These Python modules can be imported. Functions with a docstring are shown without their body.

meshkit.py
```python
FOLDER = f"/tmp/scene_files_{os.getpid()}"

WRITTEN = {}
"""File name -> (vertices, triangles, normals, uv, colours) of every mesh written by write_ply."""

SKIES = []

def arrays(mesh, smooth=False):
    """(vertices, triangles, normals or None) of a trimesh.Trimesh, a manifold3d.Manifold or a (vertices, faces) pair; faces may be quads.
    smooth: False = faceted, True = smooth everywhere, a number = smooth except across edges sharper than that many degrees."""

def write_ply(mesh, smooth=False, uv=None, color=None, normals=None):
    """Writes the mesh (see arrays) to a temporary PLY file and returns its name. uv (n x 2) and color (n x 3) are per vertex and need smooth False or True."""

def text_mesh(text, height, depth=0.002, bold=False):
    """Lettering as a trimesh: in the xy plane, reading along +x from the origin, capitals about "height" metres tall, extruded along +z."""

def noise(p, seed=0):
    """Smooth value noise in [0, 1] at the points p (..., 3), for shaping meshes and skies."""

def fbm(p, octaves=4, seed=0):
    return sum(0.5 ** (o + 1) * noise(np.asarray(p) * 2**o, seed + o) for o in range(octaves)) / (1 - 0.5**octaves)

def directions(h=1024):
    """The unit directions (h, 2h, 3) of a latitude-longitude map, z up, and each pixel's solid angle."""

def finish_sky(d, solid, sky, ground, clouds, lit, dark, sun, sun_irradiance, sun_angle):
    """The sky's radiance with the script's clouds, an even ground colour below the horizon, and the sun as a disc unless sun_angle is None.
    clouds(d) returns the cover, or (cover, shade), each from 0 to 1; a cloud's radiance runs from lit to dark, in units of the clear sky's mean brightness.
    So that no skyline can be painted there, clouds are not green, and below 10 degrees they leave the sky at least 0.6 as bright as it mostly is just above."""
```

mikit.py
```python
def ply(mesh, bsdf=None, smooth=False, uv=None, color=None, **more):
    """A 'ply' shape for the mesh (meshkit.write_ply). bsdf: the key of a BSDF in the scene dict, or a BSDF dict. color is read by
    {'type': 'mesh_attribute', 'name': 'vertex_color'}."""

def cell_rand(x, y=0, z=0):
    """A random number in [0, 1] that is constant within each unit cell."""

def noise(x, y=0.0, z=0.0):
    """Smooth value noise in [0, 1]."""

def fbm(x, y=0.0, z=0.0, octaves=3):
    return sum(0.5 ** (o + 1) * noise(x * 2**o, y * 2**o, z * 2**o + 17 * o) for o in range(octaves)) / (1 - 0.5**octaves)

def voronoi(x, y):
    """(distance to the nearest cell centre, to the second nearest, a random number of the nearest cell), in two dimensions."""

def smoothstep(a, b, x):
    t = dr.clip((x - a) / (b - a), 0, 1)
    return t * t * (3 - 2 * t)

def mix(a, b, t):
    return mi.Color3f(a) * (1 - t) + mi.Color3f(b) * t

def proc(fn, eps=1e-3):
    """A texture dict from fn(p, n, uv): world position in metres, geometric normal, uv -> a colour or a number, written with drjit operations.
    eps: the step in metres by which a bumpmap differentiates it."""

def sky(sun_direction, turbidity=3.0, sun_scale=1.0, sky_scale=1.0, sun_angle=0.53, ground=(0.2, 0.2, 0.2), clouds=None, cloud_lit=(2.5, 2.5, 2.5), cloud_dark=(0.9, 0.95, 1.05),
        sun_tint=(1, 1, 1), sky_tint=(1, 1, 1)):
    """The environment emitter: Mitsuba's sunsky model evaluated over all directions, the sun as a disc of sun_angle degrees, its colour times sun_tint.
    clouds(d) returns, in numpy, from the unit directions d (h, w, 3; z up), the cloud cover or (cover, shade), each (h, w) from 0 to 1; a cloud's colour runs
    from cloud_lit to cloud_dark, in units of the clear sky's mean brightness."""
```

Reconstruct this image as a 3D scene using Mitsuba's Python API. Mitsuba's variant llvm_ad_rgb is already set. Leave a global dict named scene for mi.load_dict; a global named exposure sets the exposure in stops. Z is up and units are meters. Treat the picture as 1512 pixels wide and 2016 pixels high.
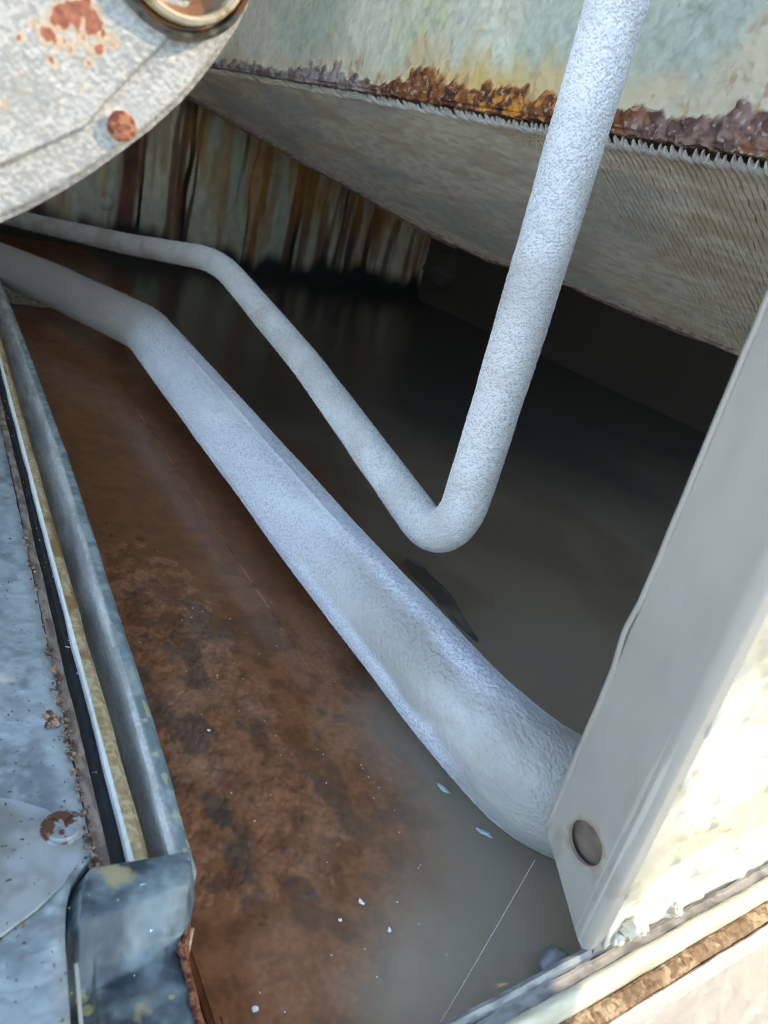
import math, random
import numpy as np, trimesh, mitsuba as mi, drjit as dr
import manifold3d as m3
from shapely.geometry import LineString, Polygon, Point
from shapely import affinity
import meshkit, mikit
from mikit import proc, ply

random.seed(7)
RNG = np.random.default_rng(11)
scene, labels = {}, {}
T = mi.ScalarTransform4f

# ------------------------------------------------------------------ camera, sky, exposure
# World: x to the right along the cabinet front, y into the cabinet, z up; the camera is the origin, just outside the opening.
FWD = np.array([0.52517704, 0.75551528, -0.39164491])
DOWN = np.array([-0.01888881, -0.44975861, -0.89295039])
scene['camera'] = {'type': 'thinlens', 'fov': 53.5, 'fov_axis': 'x', 'near_clip': 0.005, 'far_clip': 50.0,
                   'aperture_radius': 0.0004, 'focus_distance': 0.20,
                   'to_world': T().look_at(origin=[0, 0, 0], target=FWD.tolist(), up=(-DOWN).tolist())}
SUN = np.array([0.75, -0.27, 0.60])
scene['sky'] = mikit.sky(SUN, turbidity=3, sun_scale=0.28, sky_scale=1.0, sun_tint=(1.0, 0.96, 0.88), sky_tint=(1.20, 1.03, 0.86), ground=(0.68, 0.66, 0.61))
exposure = 4.12


# ------------------------------------------------------------------ noise shared by meshes (numpy) and materials (drjit)
class NP:
    exp, abs, sin, sqrt = np.exp, np.abs, np.sin, np.sqrt
    @staticmethod
    def noise(x, y=0.0, z=0.0):
        x, y, z = np.broadcast_arrays(np.asarray(x, float), np.asarray(y, float), np.asarray(z, float))
        return meshkit.noise(np.stack([x, y, z], -1) + 1000000.0)
    @classmethod
    def fbm(c, x, y=0.0, z=0.0, octaves=3):
        x, y, z = (np.asarray(v, float) for v in (x, y, z))
        return sum(0.5 ** (o + 1) * c.noise(x * 2**o, y * 2**o, z * 2**o + 17 * o) for o in range(octaves)) / (1 - 0.5**octaves)
    @staticmethod
    def smoothstep(a, b, x):
        t = np.clip((x - a) / (b - a), 0, 1)
        return t * t * (3 - 2 * t)


class DR:
    exp, abs, sin, sqrt = dr.exp, dr.abs, dr.sin, dr.sqrt
    noise, fbm, smoothstep = staticmethod(mikit.noise), staticmethod(mikit.fbm), staticmethod(mikit.smoothstep)


noise, fbm, sstep, mix = mikit.noise, mikit.fbm, mikit.smoothstep, mikit.mix


def gauss(v, c, w, B=DR):
    return B.exp(-((v - c) / w) * ((v - c) / w))


# ------------------------------------------------------------------ registering things
def numbered(key):
    if key not in scene and key not in labels:
        return key
    n = 1
    while f'{key}_{n:03d}' in scene or f'{key}_{n:03d}' in labels:
        n += 1
    return f'{key}_{n:03d}'


def obj(key, mesh, mat, smooth=30, label=None, cat=None, kind=None, group=None, **more):
    key = numbered(key)
    scene[key] = ply(mesh, mat, smooth, **more)
    lab = {k: v for k, v in (('label', label), ('category', cat), ('kind', kind), ('group', group)) if v}
    if lab:
        labels[key] = lab
    return key


def thing(key, label, cat, group=None):
    key = numbered(key)
    labels[key] = {'label': label, 'category': cat}
    if group:
        labels[key]['group'] = group
    return key


def bsdf(key, d, two=True):
    scene[key] = {'type': 'twosided', 'bsdf': d} if two else d
    return key


def princ(key, color, rough=0.6, metallic=0.0, spec=0.5, bump=None, scale=1.0, eps=2e-4, **kw):
    d = {'type': 'principled', 'base_color': color if isinstance(color, dict) else {'type': 'rgb', 'value': list(color)},
         'roughness': rough, 'metallic': metallic, 'specular': spec, **kw}
    if bump is not None:
        d = {'type': 'bumpmap', 'arbitrary': proc(bump, eps), 'scale': scale, 'bsdf': d}
    return bsdf(key, d)


# ------------------------------------------------------------------ mesh helpers
def grid_faces(nu, nv, closed_v=False):
    i, j = np.meshgrid(np.arange(nu - 1), np.arange(nv if closed_v else nv - 1), indexing='ij')
    j2 = (j + 1) % nv
    a, b, c, d = i * nv + j, i * nv + j2, (i + 1) * nv + j2, (i + 1) * nv + j
    return np.stack([a, b, c, d], -1).reshape(-1, 4)


def tri(q):
    return np.vstack([q[:, [0, 1, 2]], q[:, [0, 2, 3]]])


def oriented(v, f):
    m = trimesh.Trimesh(v, f, process=False)
    a, b, c = v[f[:, 0]], v[f[:, 1]], v[f[:, 2]]
    if np.einsum('ij,ij->i', a - v.mean(0), np.cross(b - a, c - a)).sum() < 0:
        m = trimesh.Trimesh(v, f[:, ::-1], process=False)
    return m


def solid_grid(P, thick, direction=None):
    """P (nu, nv, 3): a sheet with a back face 'thick' behind it along direction (or the vertex normals) and closed rims."""
    nu, nv, _ = P.shape
    v = P.reshape(-1, 3)
    f = tri(grid_faces(nu, nv))
    if direction is None:
        n = trimesh.Trimesh(v, f, process=False).vertex_normals
    else:
        n = np.broadcast_to(np.asarray(direction, float), v.shape)
    w = v + n * thick
    k = len(v)
    idx = np.arange(k).reshape(nu, nv)
    rim = np.concatenate([idx[0, :], idx[1:, -1], idx[-1, -2::-1], idx[-2:0:-1, 0]])
    nxt = np.roll(rim, -1)
    sides = np.stack([nxt, rim, rim + k, nxt + k], -1)
    return oriented(np.vstack([v, w]), np.vstack([f, f[:, ::-1] + k, tri(sides)]))


def extrude(poly, stations, place):
    """Sweep a shapely polygon: place(a, b, s) -> points for profile coordinates (a, b) at station s; subdivided sides, capped ends."""
    ring = np.array(poly.exterior.coords)[:-1]
    if not poly.exterior.is_ccw:
        ring = ring[::-1]
    n, k = len(ring), len(stations)
    v = np.vstack([place(ring[:, 0], ring[:, 1], s) for s in stations])
    side = tri(grid_faces(k, n, True))
    cv, cf = trimesh.creation.triangulate_polygon(Polygon(ring), engine='earcut')
    cf = np.asarray(cf)
    v0, v1 = place(cv[:, 0], cv[:, 1], stations[0]), place(cv[:, 0], cv[:, 1], stations[-1])
    return oriented(np.vstack([v, v0, v1]), np.vstack([side, cf[:, ::-1] + len(v), cf + len(v) + len(v0)]))


def fillet(points, radii, step):
    """A polyline with rounded corners, resampled at about 'step'."""
    P = [np.asarray(p, float) for p in points]
    out = [P[0]]
    for i in range(1, len(P) - 1):
        a, b, c = P[i - 1], P[i], P[i + 1]
        u, w = (a - b), (c - b)
        lu, lw = np.linalg.norm(u), np.linalg.norm(w)
        u, w = u / lu, w / lw
        ang = math.acos(np.clip(u @ w, -1, 1))
        r = radii[i - 1]
        d = min(r / math.tan(ang / 2), 0.49 * lu, 0.49 * lw)
        r = d * math.tan(ang / 2)
        bis = (u + w) / np.linalg.norm(u + w)
        cen = b + bis * (r / math.sin(ang / 2))
        s, e = b + u * d - cen, b + w * d - cen
        tot = math.pi - ang
        for t in np.linspace(0, 1, 14):
            out.append(cen + (math.sin((1 - t) * tot) * s + math.sin(t * tot) * e) / math.sin(tot))
    out.append(P[-1])
    out = np.array(out)
    L = np.concatenate([[0], np.cumsum(np.linalg.norm(np.diff(out, axis=0), axis=1))])
    s = np.arange(0, L[-1], step)
    return np.stack([np.interp(s, L, out[:, k]) for k in range(3)], -1), s


def tube(path, radius, sides, up=(0.0, 0.0, 1.0), disp=None):
    """radius: array per station; disp(points, normals, ang, station) -> radial displacement."""
    t = np.gradient(path, axis=0)
    t /= np.linalg.norm(t, axis=1, keepdims=True)
    n = np.zeros_like(path)
    a = np.cross(t[0], up if abs(t[0] @ np.asarray(up)) < 0.9 else (1, 0, 0))
    n[0] = a / np.linalg.norm(a)
    for i in range(1, len(path)):
        a = n[i - 1] - t[i] * (n[i - 1] @ t[i])
        n[i] = a / np.linalg.norm(a)
    b = np.cross(t, n)
    ang = np.arange(sides) * 2 * np.pi / sides
    nor = np.cos(ang)[None, :, None] * n[:, None] + np.sin(ang)[None, :, None] * b[:, None]
    P = path[:, None] + nor * np.broadcast_to(radius, len(path))[:, None, None]
    if disp is not None:
        P = P + nor * disp(P, nor)[..., None]
    k = len(path)
    v = np.vstack([P.reshape(-1, 3), path[:1], path[-1:]])
    f = tri(grid_faces(k, sides, True))
    j = np.arange(sides)
    cap0 = np.stack([(j + 1) % sides, j, np.full(sides, k * sides)], -1)
    cap1 = np.stack([j + (k - 1) * sides, (j + 1) % sides + (k - 1) * sides, np.full(sides, k * sides + 1)], -1)
    return oriented(v, np.vstack([f, cap0, cap1]))


def man(mesh):
    return m3.Manifold(m3.Mesh(np.asarray(mesh.vertices, np.float32), np.asarray(mesh.faces, np.uint32)))


def unman(m):
    k = m.to_mesh()
    return trimesh.Trimesh(k.vert_properties[:, :3], k.tri_verts, process=False)


def box(x0, x1, y0, y1, z0, z1):
    b = trimesh.creation.box(extents=(x1 - x0, y1 - y0, z1 - z0))
    b.apply_translation(((x0 + x1) / 2, (y0 + y1) / 2, (z0 + z1) / 2))
    return b


def crumb(size, seed, flat=0.6, sub=1):
    r = np.random.default_rng(seed)
    m = trimesh.creation.icosphere(subdivisions=sub, radius=1.0)
    v = np.array(m.vertices)
    v *= (0.65 + 0.7 * r.random(len(v)))[:, None]
    v *= np.array([1, 0.6 + 0.5 * r.random(), flat]) * size
    a = r.random() * 6.28
    R = np.array([[math.cos(a), -math.sin(a), 0], [math.sin(a), math.cos(a), 0], [0, 0, 1]])
    return trimesh.Trimesh(v @ R.T, m.faces, process=False)


# ------------------------------------------------------------------ layout numbers
WATER = -0.130            # water level in the pan
PANEL = -0.112            # top of the galvanized base panel on the left
BACK = 0.85               # rear wall
def lip_z(y): return 0.0205 + 0.037 * y        # lower edge of the painted side panel (top of the coil) on the plane x = 0.18
XS = 0.18

# ------------------------------------------------------------------ materials
def rust_mask(y, z, B):
    """How far rust covers the lower edge of the painted panel: (crust 0..1, stain halo 0..1)."""
    h = z - lip_z(y)
    H = 0.0022 + 0.0085 * gauss(y, 0.304, 0.022, B) + 0.0055 * gauss(y, 0.262, 0.030, B) + 0.0045 * gauss(y, 0.225, 0.022, B) + 0.0050 * gauss(y, 0.185, 0.014, B) \
        + 0.0085 * gauss(y, 0.150, 0.018, B) + 0.0060 * gauss(y, 0.118, 0.02, B) + 0.0065 * gauss(y, 0.40, 0.05, B) + 0.003 * gauss(y, 0.52, 0.06, B)
    n = B.fbm(y * 170.0, z * 130.0, 3.0, 4)
    m = B.smoothstep(-0.15, 0.40, (H * (0.30 + 1.4 * n) - h) / H)
    n2 = B.fbm(y * 70.0, z * 60.0, 9.0, 3)
    halo = B.smoothstep(-0.4, 0.9, (H * 2.6 * (0.3 + 1.3 * n2) - h) / (H * 1.5))
    return m, halo


def green_paint(p, n, uv):
    y, z = p.y, p.z
    a, b, c = fbm(y * 22, z * 16, 1.0, 3), fbm(y * 60, z * 45, 5.0, 3), fbm(y * 420 + z * 200, z * 420, 2.0, 3)
    col = mix((0.47, 0.515, 0.445), (0.69, 0.67, 0.56), sstep(0.35, 0.62, a))
    col = mix(col, (0.55, 0.58, 0.36), 0.6 * sstep(0.5, 0.72, b) * gauss(y, 0.29, 0.07))
    col = mix(col, (0.43, 0.48, 0.44), 0.7 * gauss(y, 0.165, 0.018) * sstep(0.06, 0.03, dr.abs(z - 0.055)))
    col = col * (0.78 + 0.42 * c)
    m, halo = rust_mask(y, z, DR)
    warm = gauss(y, 0.265, 0.055)
    stain = mix((0.62, 0.54, 0.40), (0.68, 0.46, 0.15), warm)
    col = mix(col, stain, 0.9 * halo * (0.6 + 0.4 * sstep(0.3, 0.6, b)))
    col = mix(col, (0.50, 0.20, 0.045), 0.85 * warm * sstep(0.02, 0.35, m))
    col = mix(col, (0.36, 0.20, 0.12), 0.6 * sstep(0.60, 0.72, fbm(y * 260, z * 200, 11.0, 3)) * halo)
    f1, f2 = fbm(y * 300, z * 260, 4.0, 4), noise(y * 900, z * 900, 1.0)
    rust = mix((0.085, 0.028, 0.018), (0.22, 0.075, 0.03), sstep(0.35, 0.65, f1))
    rust = mix(rust, (0.56, 0.22, 0.03), sstep(0.46, 0.66, fbm(y * 330 + z * 200, z * 330, 8.0, 4)) * gauss(y, 0.245, 0.045))
    purple = mix((0.15, 0.105, 0.10), (0.34, 0.29, 0.28), sstep(0.35, 0.7, f1))
    rust = mix(rust, purple, sstep(0.33, 0.37, y) + 0.45 * sstep(0.195, 0.175, y) * sstep(0.35, 0.6, fbm(y * 120, z * 120, 7.0, 2)))
    rust = mix(rust, (0.5, 0.46, 0.42), 0.5 * sstep(0.72, 0.9, f2))
    return mix(col, rust, sstep(0.12, 0.75, m))


princ('green_paint', proc(green_paint), 0.62, bump=lambda p, n, uv: fbm(p.y * 230 + p.z * 120, p.z * 300, 0.0, 3), scale=0.0016)


def streak(x, z, c, w, top, length):
    wob = 0.006 * (noise(z * 25 + c * 91, c * 50) - 0.5) + (z + 0.05) * 0.02
    d = dr.abs(x - c - wob)
    edge = w * (0.65 + 1.1 * noise(z * 35, c * 77))
    return sstep(1.25, 0.55, d / edge) * sstep(top - length, top - length + 0.04, z)


def wall_paint(p, n, uv):
    x, z = p.x, p.z
    a, b = fbm(x * 9, z * 4, 1.0, 3), fbm(x * 90, z * 14, 3.0, 3)
    col = mix((0.40, 0.36, 0.26), (0.56, 0.50, 0.36), sstep(0.3, 0.7, a))
    col = mix(col, (0.32, 0.38, 0.33), 0.6 * sstep(0.45, 0.7, fbm(x * 14, z * 6, 6.0, 2)))
    col = mix(col, (0.34, 0.19, 0.09), 0.7 * sstep(0.46, 0.70, b))
    col = mix(col, (0.45, 0.42, 0.30), 0.5 * sstep(0.55, 0.8, fbm(x * 140, z * 10, 5.0, 2)))
    for c, w, top, ln, rgb, s in ((0.190, 0.0075, 0.1, 0.3, (0.12, 0.03, 0.03), 0.95), (0.2015, 0.002, 0.1, 0.3, (0.012, 0.008, 0.008), 1), (0.233, 0.003, 0.1, 0.3, (0.10, 0.035, 0.02), 0.8), (0.248, 0.0042, 0.1, 0.3, (0.012, 0.009, 0.008), 1),
                                  (0.240, 0.006, 0.1, 0.3, (0.17, 0.07, 0.035), 0.75), (0.256, 0.0022, 0.1, 0.3, (0.05, 0.02, 0.015), 0.9), (0.262, 0.0055, 0.03, 0.03, (0.02, 0.012, 0.01), 1),
                                  (0.3305, 0.0035, 0.1, 0.30, (0.26, 0.10, 0.02), 0.9), (0.341, 0.004, 0.1, 0.11, (0.36, 0.16, 0.03), 0.9), (0.318, 0.0012, 0.1, 0.3, (0.09, 0.05, 0.03), 0.9),
                                  (0.374, 0.0062, 0.1, 0.3, (0.10, 0.035, 0.018), 0.9), (0.379, 0.0035, 0.1, 0.3, (0.014, 0.012, 0.012), 1), (0.3685, 0.0015, 0.1, 0.3, (0.22, 0.07, 0.02), 0.9), (0.392, 0.002, 0.1, 0.08, (0.28, 0.13, 0.04), 0.8),
                                  (0.413, 0.0015, 0.1, 0.08, (0.18, 0.07, 0.03), 0.8), (0.4355, 0.0022, 0.1, 0.3, (0.05, 0.025, 0.015), 0.9), (0.451, 0.0048, 0.1, 0.3, (0.035, 0.026, 0.022), 0.95), (0.456, 0.0025, 0.1, 0.3, (0.22, 0.09, 0.03), 0.6),
                                  (0.474, 0.0042, 0.1, 0.3, (0.025, 0.02, 0.018), 0.95), (0.489, 0.0012, 0.1, 0.3, (0.09, 0.05, 0.03), 0.8), (0.505, 0.004, 0.1, 0.3, (0.10, 0.06, 0.03), 0.8)):
        col = mix(col, rgb, s * streak(x, z, c, w, top, ln))
    drip = fbm(x * 75, z * 5, 21.0, 3) + 0.5 * (z + 0.05) + 0.12 * sstep(0.30, 0.42, x)
    col = mix(col, (0.16, 0.07, 0.03), 0.75 * sstep(0.60, 0.70, drip))
    col = mix(col, (0.05, 0.03, 0.02), 0.7 * sstep(0.70, 0.78, drip))
    col = mix(col, (0.42, 0.20, 0.05), 0.6 * sstep(0.56, 0.64, fbm(x * 60, z * 6, 33.0, 3)) * sstep(-0.09, -0.03, z))
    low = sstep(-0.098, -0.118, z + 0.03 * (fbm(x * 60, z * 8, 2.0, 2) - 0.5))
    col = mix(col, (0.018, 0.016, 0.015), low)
    return col * (0.8 + 0.4 * fbm(x * 200, z * 120, 4.0, 2))


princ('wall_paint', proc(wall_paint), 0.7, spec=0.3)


def frost_color(p, n, uv):
    q = fbm(p.x * 2500, p.y * 2500, p.z * 2500, 2)
    g = fbm(p.x * 60, p.y * 60, p.z * 60, 2)
    col = mix((0.50, 0.52, 0.56), (0.80, 0.82, 0.86), sstep(0.28, 0.58, q))
    col = mix(col, (0.40, 0.36, 0.34), 0.85 * sstep(0.42, 0.56, p.y) + 0.30 * sstep(0.45, 0.7, g))  # far end browner and darker: shade behind the bracket put into the colour
    return col


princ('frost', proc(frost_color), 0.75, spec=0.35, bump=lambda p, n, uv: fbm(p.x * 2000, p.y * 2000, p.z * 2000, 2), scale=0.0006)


def big_frost(p, n, uv):
    y = p.y
    q = fbm(p.x * 2100, p.y * 2100, p.z * 2100, 2)
    g = fbm(p.x * 90, p.y * 45, p.z * 90, 3)
    side = (p.x - 0.1155) * 0.55 + (p.z + 0.1135) * 0.83      # towards the upper right of the pipe
    low = (-(p.x - 0.1155) * 0.8 - (p.z + 0.1135) * 0.6) / 0.0134  # towards the lower left
    up = side / 0.0134
    band = sstep(0.225, 0.125, y) * sstep(0.72, 0.35, up + 0.9 * (g - 0.5)) * sstep(0.86, 0.68, low + 0.3 * (g - 0.5))
    band = dr.maximum(band, sstep(0.108, 0.085, y + 0.02 * (g - 0.5)))
    patch = 0.30 * sstep(0.52, 0.72, g) * sstep(0.13, 0.11, y)
    bare = 0.82 * dr.clip(band * (1 - patch), 0, 1) * (0.75 + 0.3 * sstep(0.3, 0.6, q))
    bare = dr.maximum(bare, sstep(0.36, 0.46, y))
    frost = mix((0.46, 0.48, 0.56), (0.68, 0.71, 0.80), sstep(0.28, 0.60, q))
    frost = mix(frost, (0.80, 0.83, 0.90), 0.4 * sstep(0.5, 0.75, g))
    metal = mix((0.29, 0.265, 0.235), (0.40, 0.372, 0.335), sstep(0.3, 0.7, 0.6 * g + 0.4 * q))
    metal = mix(metal, (0.50, 0.47, 0.30), 0.25 * sstep(0.66, 0.78, fbm(p.x * 120, p.y * 60, p.z * 200, 2)) * sstep(0.14, 0.12, y))
    metal = mix(metal, (0.25, 0.22, 0.20), sstep(0.38, 0.52, y))  # far end darkened: the bracket shade is painted into the metal colour
    return mix(frost, metal, bare)


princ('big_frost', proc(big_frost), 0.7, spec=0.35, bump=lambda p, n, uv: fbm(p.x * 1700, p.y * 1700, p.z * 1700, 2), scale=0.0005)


def zinc(p, n, uv):
    q = fbm(p.x * 900, p.y * 900, p.z * 900, 3)
    g = fbm(p.x * 160, p.y * 160, p.z * 160, 3)
    col = mix((0.20, 0.208, 0.204), (0.33, 0.332, 0.322), sstep(0.40, 0.62, fbm(p.x * 2400, p.y * 2400, p.z * 2400, 2) * 0.6 + g * 0.4))
    col = mix(col, (0.18, 0.22, 0.25), 0.35 * sstep(0.52, 0.75, g))
    u, w = uv.x, uv.y     # metres on the plate
    r1 = fbm(u * 700, w * 560, 3.0, 4)
    spot = mi.Float(0.0)
    for cu, cw, ru, rw, am in ((-0.0053, 0.0030, 0.0016, 0.0013, 1.0), (-0.0030, 0.0058, 0.0018, 0.0015, 1.0), (-0.0008, 0.0060, 0.0012, 0.0018, 0.9), (-0.0042, 0.0044, 0.0014, 0.0012, 0.9), (0.0019, 0.0042, 0.0016, 0.0010, 0.9),
                               (0.0005, 0.0029, 0.0011, 0.0010, 1.0), (-0.0081, 0.0019, 0.0008, 0.0009, 0.95), (-0.0050, 0.0006, 0.0005, 0.0005, 0.8), (-0.0006, 0.0011, 0.0007, 0.0006, 0.9), (-0.0100, -0.0054, 0.0004, 0.0009, 0.8)):
        spot = dr.maximum(spot, am * gauss(u, cu, ru * 1.25) * gauss(w, cw, rw * 1.25))
    k = spot * 0.55 + r1
    rust = mix((0.13, 0.036, 0.02), (0.24, 0.075, 0.04), noise(u * 2500, w * 2500, 1.0))
    halo = sstep(0.0024, 0.0016, dr.sqrt(dr.square(u - 0.0036) + dr.square(w + 0.0046)) + 0.0008 * (noise(u * 900, w * 900, 5.0) - 0.5))
    col = mix(col, (0.50, 0.48, 0.45), 0.8 * halo)
    col = mix(col, (0.38, 0.26, 0.15), 0.7 * sstep(0.76, 0.88, k) )
    return mix(col, rust, sstep(0.93, 0.99, k))


princ('zinc', proc(zinc), 0.55, metallic=0.15, bump=lambda p, n, uv: fbm(p.x * 1400, p.y * 1400, p.z * 1400, 2), scale=0.0002)


def rusty(p, n, uv):
    q = fbm(p.x * 1400, p.y * 1400, p.z * 1400, 3)
    return mix((0.10, 0.03, 0.018), (0.27, 0.12, 0.07), sstep(0.38, 0.66, q))


princ('rusty', proc(rusty), 0.8, spec=0.2)


def collar_col(p, n, uv):
    q = fbm(p.x * 600, p.y * 600, p.z * 600, 3)
    col = mix((0.035, 0.035, 0.03), (0.13, 0.13, 0.11), sstep(0.35, 0.7, q))
    return mix(col, (0.17, 0.075, 0.028), sstep(0.48, 0.62, fbm(p.x * 230, p.y * 230, p.z * 230, 2)))


princ('collar_dark', proc(collar_col), 0.4, metallic=0.4)


def ring_col(p, n, uv):
    q = fbm(p.x * 500, p.y * 500, p.z * 500, 3)
    return mix((0.22, 0.14, 0.06), (0.42, 0.36, 0.26), sstep(0.35, 0.65, q))


princ('ring_tan', proc(ring_col), 0.45)


def base_zinc(p, n, uv):
    x, y = p.x, p.y
    a, b, c = fbm(x * 130, y * 110, 1.0, 4), fbm(x * 420, y * 420, 2.0, 3), fbm(x * 45, y * 30, 8.0, 2)
    col = mix((0.22, 0.265, 0.285), (0.36, 0.405, 0.43), sstep(0.3, 0.7, a))
    col = mix(col, (0.52, 0.58, 0.61), 0.75 * sstep(0.48, 0.86, b * 0.6 + c * 0.4 + 0.22 * gauss(x, 0.0235 + 0.015 * (y - 0.1), 0.003)))
    col = mix(col, (0.36, 0.42, 0.33), 0.6 * sstep(0.55, 0.75, fbm(x * 90, y * 90, 4.0, 2)) * sstep(0.095, 0.075, y))
    return mix(col, (0.04, 0.035, 0.03), sstep(0.93, 0.96, noise(x * 1500, y * 1500, 3.0)))


princ('base_zinc', proc(base_zinc), 0.45, metallic=0.3, bump=lambda p, n, uv: fbm(p.x * 500, p.y * 500, 0.0, 3), scale=0.0004)


def cover_col(p, n, uv):
    x, y = p.x, p.y
    a = fbm(x * 200, y * 200, 3.0, 3)
    col = mix((0.30, 0.30, 0.28), (0.46, 0.48, 0.48), sstep(0.3, 0.7, a))
    col = mix(col, (0.50, 0.56, 0.62), 0.7 * sstep(0.45, 0.7, fbm(x * 90, y * 90, 6.0, 2)))
    return mix(col, (0.04, 0.03, 0.025), sstep(0.93, 0.96, noise(x * 1600, y * 1600, 9.0)))


princ('cover_zinc', proc(cover_col), 0.4, metallic=0.4)


def lip_shift(y):
    return 0.034 * (dr.minimum(y, 0.26) - 0.134) + 0.017 * (dr.clip(y, 0.26, 0.5) - 0.26)


def lip_zinc(p, n, uv):
    x, y = p.x, p.y
    a, b = fbm(x * 260, y * 60, p.z * 260, 3), fbm(x * 1500, y * 1500, p.z * 1500, 2)
    col = mix((0.30, 0.30, 0.295), (0.48, 0.475, 0.46), sstep(0.3, 0.7, a))
    col = col * (0.75 + 0.5 * b)
    edge = sstep(0.0392, 0.0402, x - lip_shift(y))
    teal = mix((0.20, 0.25, 0.26), (0.36, 0.42, 0.42), sstep(0.3, 0.7, fbm(x * 300, y * 300, 1.0, 3)))
    col = mix(col, teal, edge)
    col = mix(col, (0.55, 0.53, 0.28), 0.7 * edge * sstep(0.80, 0.86, noise(x * 800, y * 500, 5.0)) * sstep(0.16, 0.13, y))
    return mix(col, (0.62, 0.62, 0.60), 0.4 * gauss(x - lip_shift(y), 0.0388, 0.0004) * sstep(0.4, 0.7, fbm(x * 800, y * 300, 2.0, 2)))


princ('lip_zinc', proc(lip_zinc), 0.5, metallic=0.25)


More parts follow.
